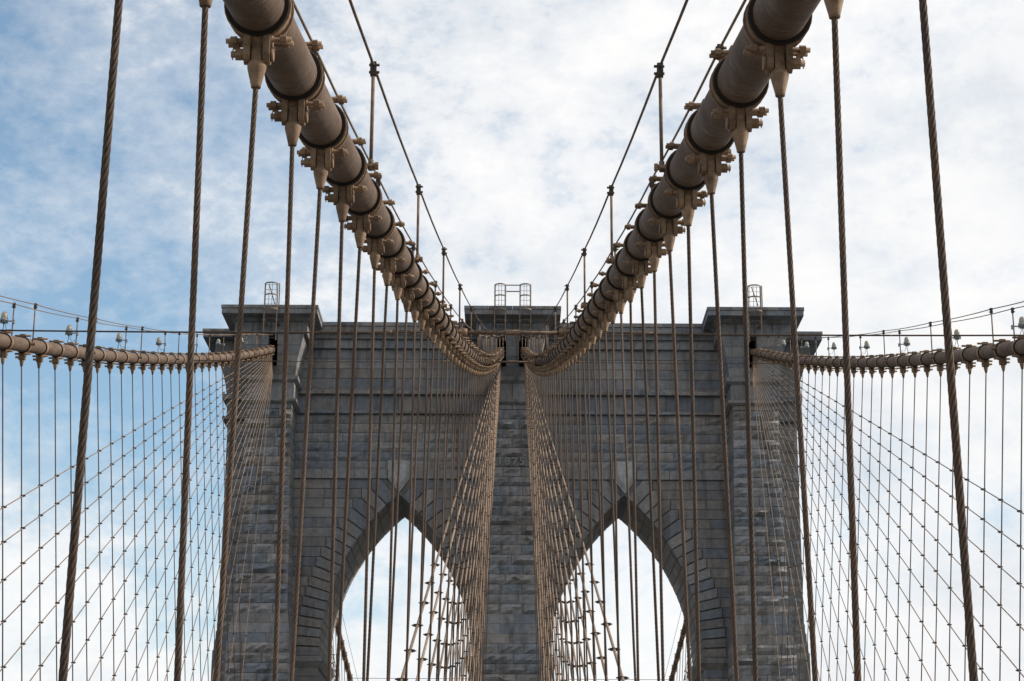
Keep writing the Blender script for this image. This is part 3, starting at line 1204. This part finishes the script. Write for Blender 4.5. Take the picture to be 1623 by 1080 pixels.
pts = [(0, 0, 0.0), (0.0, 0.0, -0.14), (0.03, 0, -0.24), (-0.05, 0.0, -0.36), (-0.15, 0.02, -0.42), (-0.22, 0.02, -0.52), (-0.24, 0.0, -0.66)]
mb.tube(pts, 0.012, 6)
mb.tube([(-0.02, 0.03, 0), (-0.10, 0.04, -0.22), (-0.20, 0.03, -0.18), (-0.27, 0.02, -0.32), (-0.28, 0, -0.6)], 0.009, 5)
mb.box(-0.27, -0.20, -0.03, 0.03, -0.62, -0.50)
WIRE = mb.mesh('lead', M['wire'])
for sgn, sd in ((-1, 'left'), (1, 'right')):
    y = 57.0
    k = 1
    while y < 118:
        p = Vector((sgn * (xout(y) + 0.29 + 0.27), y, zc(y) + 0.66))
        Mx = Matrix.Translation(p) @ Matrix.Diagonal((1.0 * sgn, 1, 1, 1)) @ Matrix.Rotation(random.uniform(-.15, .15), 4, 'Z')
        l = empty('cable_lamp', p)
        tag(l, f'small lamp with frosted dome above the {sd} outer cable, {ordinal(k)} from the picture edge', 'lamp', 'lamps along the outer cables')
        place('globe', GLOBE, Mx, l)
        place('housing', HOUS, Mx, l)
        place('arm', ARM, Mx, l)
        place('lead', WIRE, Mx, l)
        y += 4 * SP
        k += 1

# ------------------------------------------------------------------ struts and ropes across the bridge
for n, (yb, r, sl_w, rr, dz0, lab) in enumerate(((52.0, 0.052, 0.19, 0.024, 0.2, 'thicker and nearer'), (89.0, 0.045, 0.18, 0.020, -0.03, 'thinner and farther'))):
    z = zc(yb) + dz0
    xi = xin(yb) - CR
    s = empty('cross_strut', (0, yb, z))
    tag(s, f'horizontal tie rod with hexagonal sleeve joining both inner cables, {lab} of two', 'strut', 'tie rods between the inner cables')
    MB().cyl((-xi, yb, z), (xi, yb, z), r, 12).build_world('rod', M['paintd'], s)
    MB().cyl((-sl_w, yb, z), (sl_w, yb, z), r * 1.55, 6, False).build_world('sleeve', M['paintd'], s)
    for sg in (-1, 1):
        m2 = MB()
        m2.cyl((sg * (xi - 0.16), yb, z), (sg * (xi + 0.02), yb, z), r * 2.1, 10)
        m2.box(min(sg * (xi - 0.03), sg * (xi + 0.06)), max(sg * (xi - 0.03), sg * (xi + 0.06)), yb - 0.14, yb + 0.14, z - 0.16, z + 0.12)
        m2.build_world('end_bracket', M['paint'], s)
        a = Vector((sg * (xin(yb) + CR), yb, z))
        b = Vector((sg * (xout(yb) - CR), yb, z))
        rp = empty('transverse_rope', b)
        tag(rp, f'level wire rope between {"left" if sg < 0 else "right"} inner and outer cables, {lab} of two', 'tie rope', 'level ropes between the cables')
        m3 = MB()
        line = [a.lerp(b, j / 16) + Vector((0, 0, -0.03 * 4 * (j / 16) * (1 - j / 16))) for j in range(17)]
        line[0] = a + Vector((sg * 1.9, 0, 0)) * 1.0
        line[1] = line[0].lerp(line[2], 0.5)
        m3.tube(line, rr, 8)
        m3.build_world('rope', M['rope'], rp)
        # shackle and turnbuckle chain next to the inner cable
        for x0, x1 in ((0.0, 0.5), (0.46, 0.92), (0.88, 1.5)):
            m4 = MB()
            for dz in (-0.045, 0.045):
                m4.tube([a + Vector((sg * x0, 0, 0)), a + Vector((sg * (x0 + 0.08), 0, dz)), a + Vector((sg * (x1 - 0.08), 0, dz)), a + Vector((sg * x1, 0, 0))], 0.018, 6)
            m4.build_world('shackle', M['paintd'], rp)
        m5 = MB()
        c = a + Vector((sg * 1.46, 0, 0))
        m5.tube([c, c + Vector((sg * 0.06, 0, 0)), c + Vector((sg * 0.14, 0, 0)), c + Vector((sg * 0.38, 0, 0)), c + Vector((sg * 0.5, 0, 0))], [0.03, 0.06, 0.066, 0.045, 0.026], 10)
        m5.build_world('socket', M['paintd'], rp)

# ------------------------------------------------------------------ ladders with safety cages on the caps


def cage(cx, ztop, zbot, rx, label, lad_x=None, diag=False):
    y0 = 120.66
    g = empty('caged_ladder', (cx, y0, 36.6))
    tag(g, label, 'ladder', 'caged ladders on the tower top')
    for s in (-1, 1):
        m = MB().box(cx + s * rx - 0.03, cx + s * rx + 0.03, y0 - 0.04, y0 + 0.04, 35.7, ztop + 0.06)
        m.build_world('rail', M['steel'], g)
    m = MB()
    z = 35.85
    while z < ztop:
        m.cyl((cx - rx, y0, z), (cx + rx, y0, z), 0.013, 5)
        z += 0.32
    m.build_world('rungs', M['steel'], g)
    for z, k in ((ztop, 1.0), ((ztop + zbot) / 2 + 0.08, 1.0), (zbot, 1.16)):
        m = MB()
        pts = [(cx + rx * k * math.cos(a), y0 - 0.36 * k * math.sin(a), z) for a in [math.pi * j / 12 for j in range(13)]]
        for p, q in zip(pts[:-1], pts[1:]):
            b = len(m.v)
            m.v += [(p[0], p[1], z - 0.045), (q[0], q[1], z - 0.045), (q[0], q[1], z + 0.045), (p[0], p[1], z + 0.045)]
            m.v += [((v[0] - cx) * 0.955 + cx, (v[1] - y0) * 0.97 + y0, v[2]) for v in m.v[b:b + 4]]
            for f in ((0, 1, 2, 3), (5, 4, 7, 6), (4, 5, 1, 0), (3, 2, 6, 7)):
                m.face([b + i for i in f])
        m.build_world('hoop', M['steel'], g)
    for j in (2, 5, 7, 10):
        a = math.pi * j / 12
        x, y = cx + rx * 0.97 * math.cos(a), y0 - 0.35 * math.sin(a)
        MB().box(x - 0.014, x + 0.014, y - 0.014, y + 0.014, zbot - 0.02, ztop).build_world('strap', M['steel'], g)
    for s in (-1, 1):
        MB().box(cx + s * rx - 0.10, cx + s * rx + 0.10, y0, 122.0, 37.0, 37.06).build_world('wall_bracket', M['steel'], g)
    if diag:
        MB().cyl((cx - rx * 0.4, y0 + 0.05, ztop), (cx + rx * 0.6, y0 + 0.1, zbot + 0.4), 0.03, 6).build_world('brace', M['steel'], g)
        MB().box(cx + rx + 0.07, cx + rx + 0.13, y0 + 0.1, y0 + 0.16, 38.1, ztop + 0.1).build_world('grab_post', M['steel'], g)


cage(-0.80, 39.40, 37.75, 0.345, 'left ladder cage above the middle tower cap')
cage(0.80, 39.40, 37.75, 0.345, 'right ladder cage above the middle tower cap')
g = empty('guard_rail', (0, 120.7, 38.1))
tag(g, 'pair of thin level rails between the two middle ladder cages', 'guard rail')
for z in (39.44, 39.02):
    MB().box(-0.42, 0.42, 120.70, 120.75, z - 0.03, z + 0.03).build_world('rail', M['steel'], g)
cage(-15.37, 39.42, 37.72, 0.40, 'ladder cage on the left tower cap', diag=True)
cage(15.37, 39.40, 37.72, 0.40, 'ladder cage on the right tower cap', diag=True)

# ------------------------------------------------------------------ the side span seen through the arches


def zback(y):
    return 36.3 - 0.345 * (y - 131) + 0.0005 * (y - 131) ** 2


def xback(y):
    return 15.9 - 0.036 * (y - 131)


for sgn, sd in ((-1, 'left'), (1, 'right')):
    cab = empty('main_cable', (sgn * xback(131), 131, zback(131)))
    tag(cab, f'wrapped cable beyond the tower, seen through the {sd} arch', 'main cable', 'cables of the side span')
    pts = [(sgn * xback(y), y, zback(y)) for y in [131 + 2.0 * k for k in range(50)]]
    MB().tube(pts, CR, 14).build_world('wire_wrapping', M['wrap'], cab)
    rp = MB()
    line = []
    for off in (-0.3, 0.3):
        MB().tube([(x + off, y, z + 1.3) for x, y, z in pts], 0.017, 5).build_world('handrope', M['paintd'], cab)
    y = 150
    k = 1
    while y < 215:
        p = Vector((sgn * xback(y), y, zback(y)))
        q = Vector((sgn * xback(y + .2), y + .2, zback(y + .2)))
        t = (q - p).normalized()
        x = t.cross(Vector((0, 0, 1))).normalized()
        z = x.cross(t)
        F = Matrix(((x.x, t.x, z.x, p.x), (x.y, t.y, z.y, p.y), (x.z, t.z, z.z, p.z), (0, 0, 0, 1)))
        b = place('cable_band', BAND_F, F, cab)
        place('clevis', CLEV_F, Matrix.Translation(p), b)
        s = empty('suspender', (sgn * 13.0, y, ZDECK))
        tag(s, f'thin rope beyond the tower through the {sd} arch, {ordinal(k)} behind it', 'suspender rope', f'suspenders behind the {sd} arch')
        MB().tube([p + Vector((0, 0, -.6)), Vector((sgn * 13.0, y, ZDECK))], 0.027, 6).build_world('rope', M['rope'], s)
        place('socket', SOCK_F, Matrix.Translation(p), s)
        y += SP
        k += 1
    for k in range(18):
        L = 100 - 4.572 * k
        a, b = Vector((sgn * 15.5, 134, 35.0)), Vector((sgn * 13.0, 134 + L, ZDECK))
        s = empty('diagonal_stay', b)
        tag(s, f'slanting stay beyond the tower through the {sd} arch, {ordinal(k + 1)} from the top', 'stay rope', f'stays behind the {sd} arch')
        MB().tube([a, a.lerp(b, .5) + Vector((0, 0, -.2)), b], 0.025, 6).build_world('rope', M['stay'], s)
        m = MB()
        y = 150
        while y < 134 + L and y < 215:
            p = a.lerp(b, (y - 134) / L)
            m.box(p.x - .08, p.x + .08, p.y - .05, p.y + .05, p.z - .05, p.z + .05)
            y += SP
        o = m.build_world('clamps', M['dark'], s)
        o['kind'] = 'stuff'
yb = 178.0
t = MB().cyl((-xback(yb), yb, zback(yb) + 0.2), (xback(yb), yb, zback(yb) + 0.2), 0.022, 6).build('transverse_rope', M['rope'])
tag(t, 'thin level rope far behind the tower, crossing low in both arches', 'tie rope')
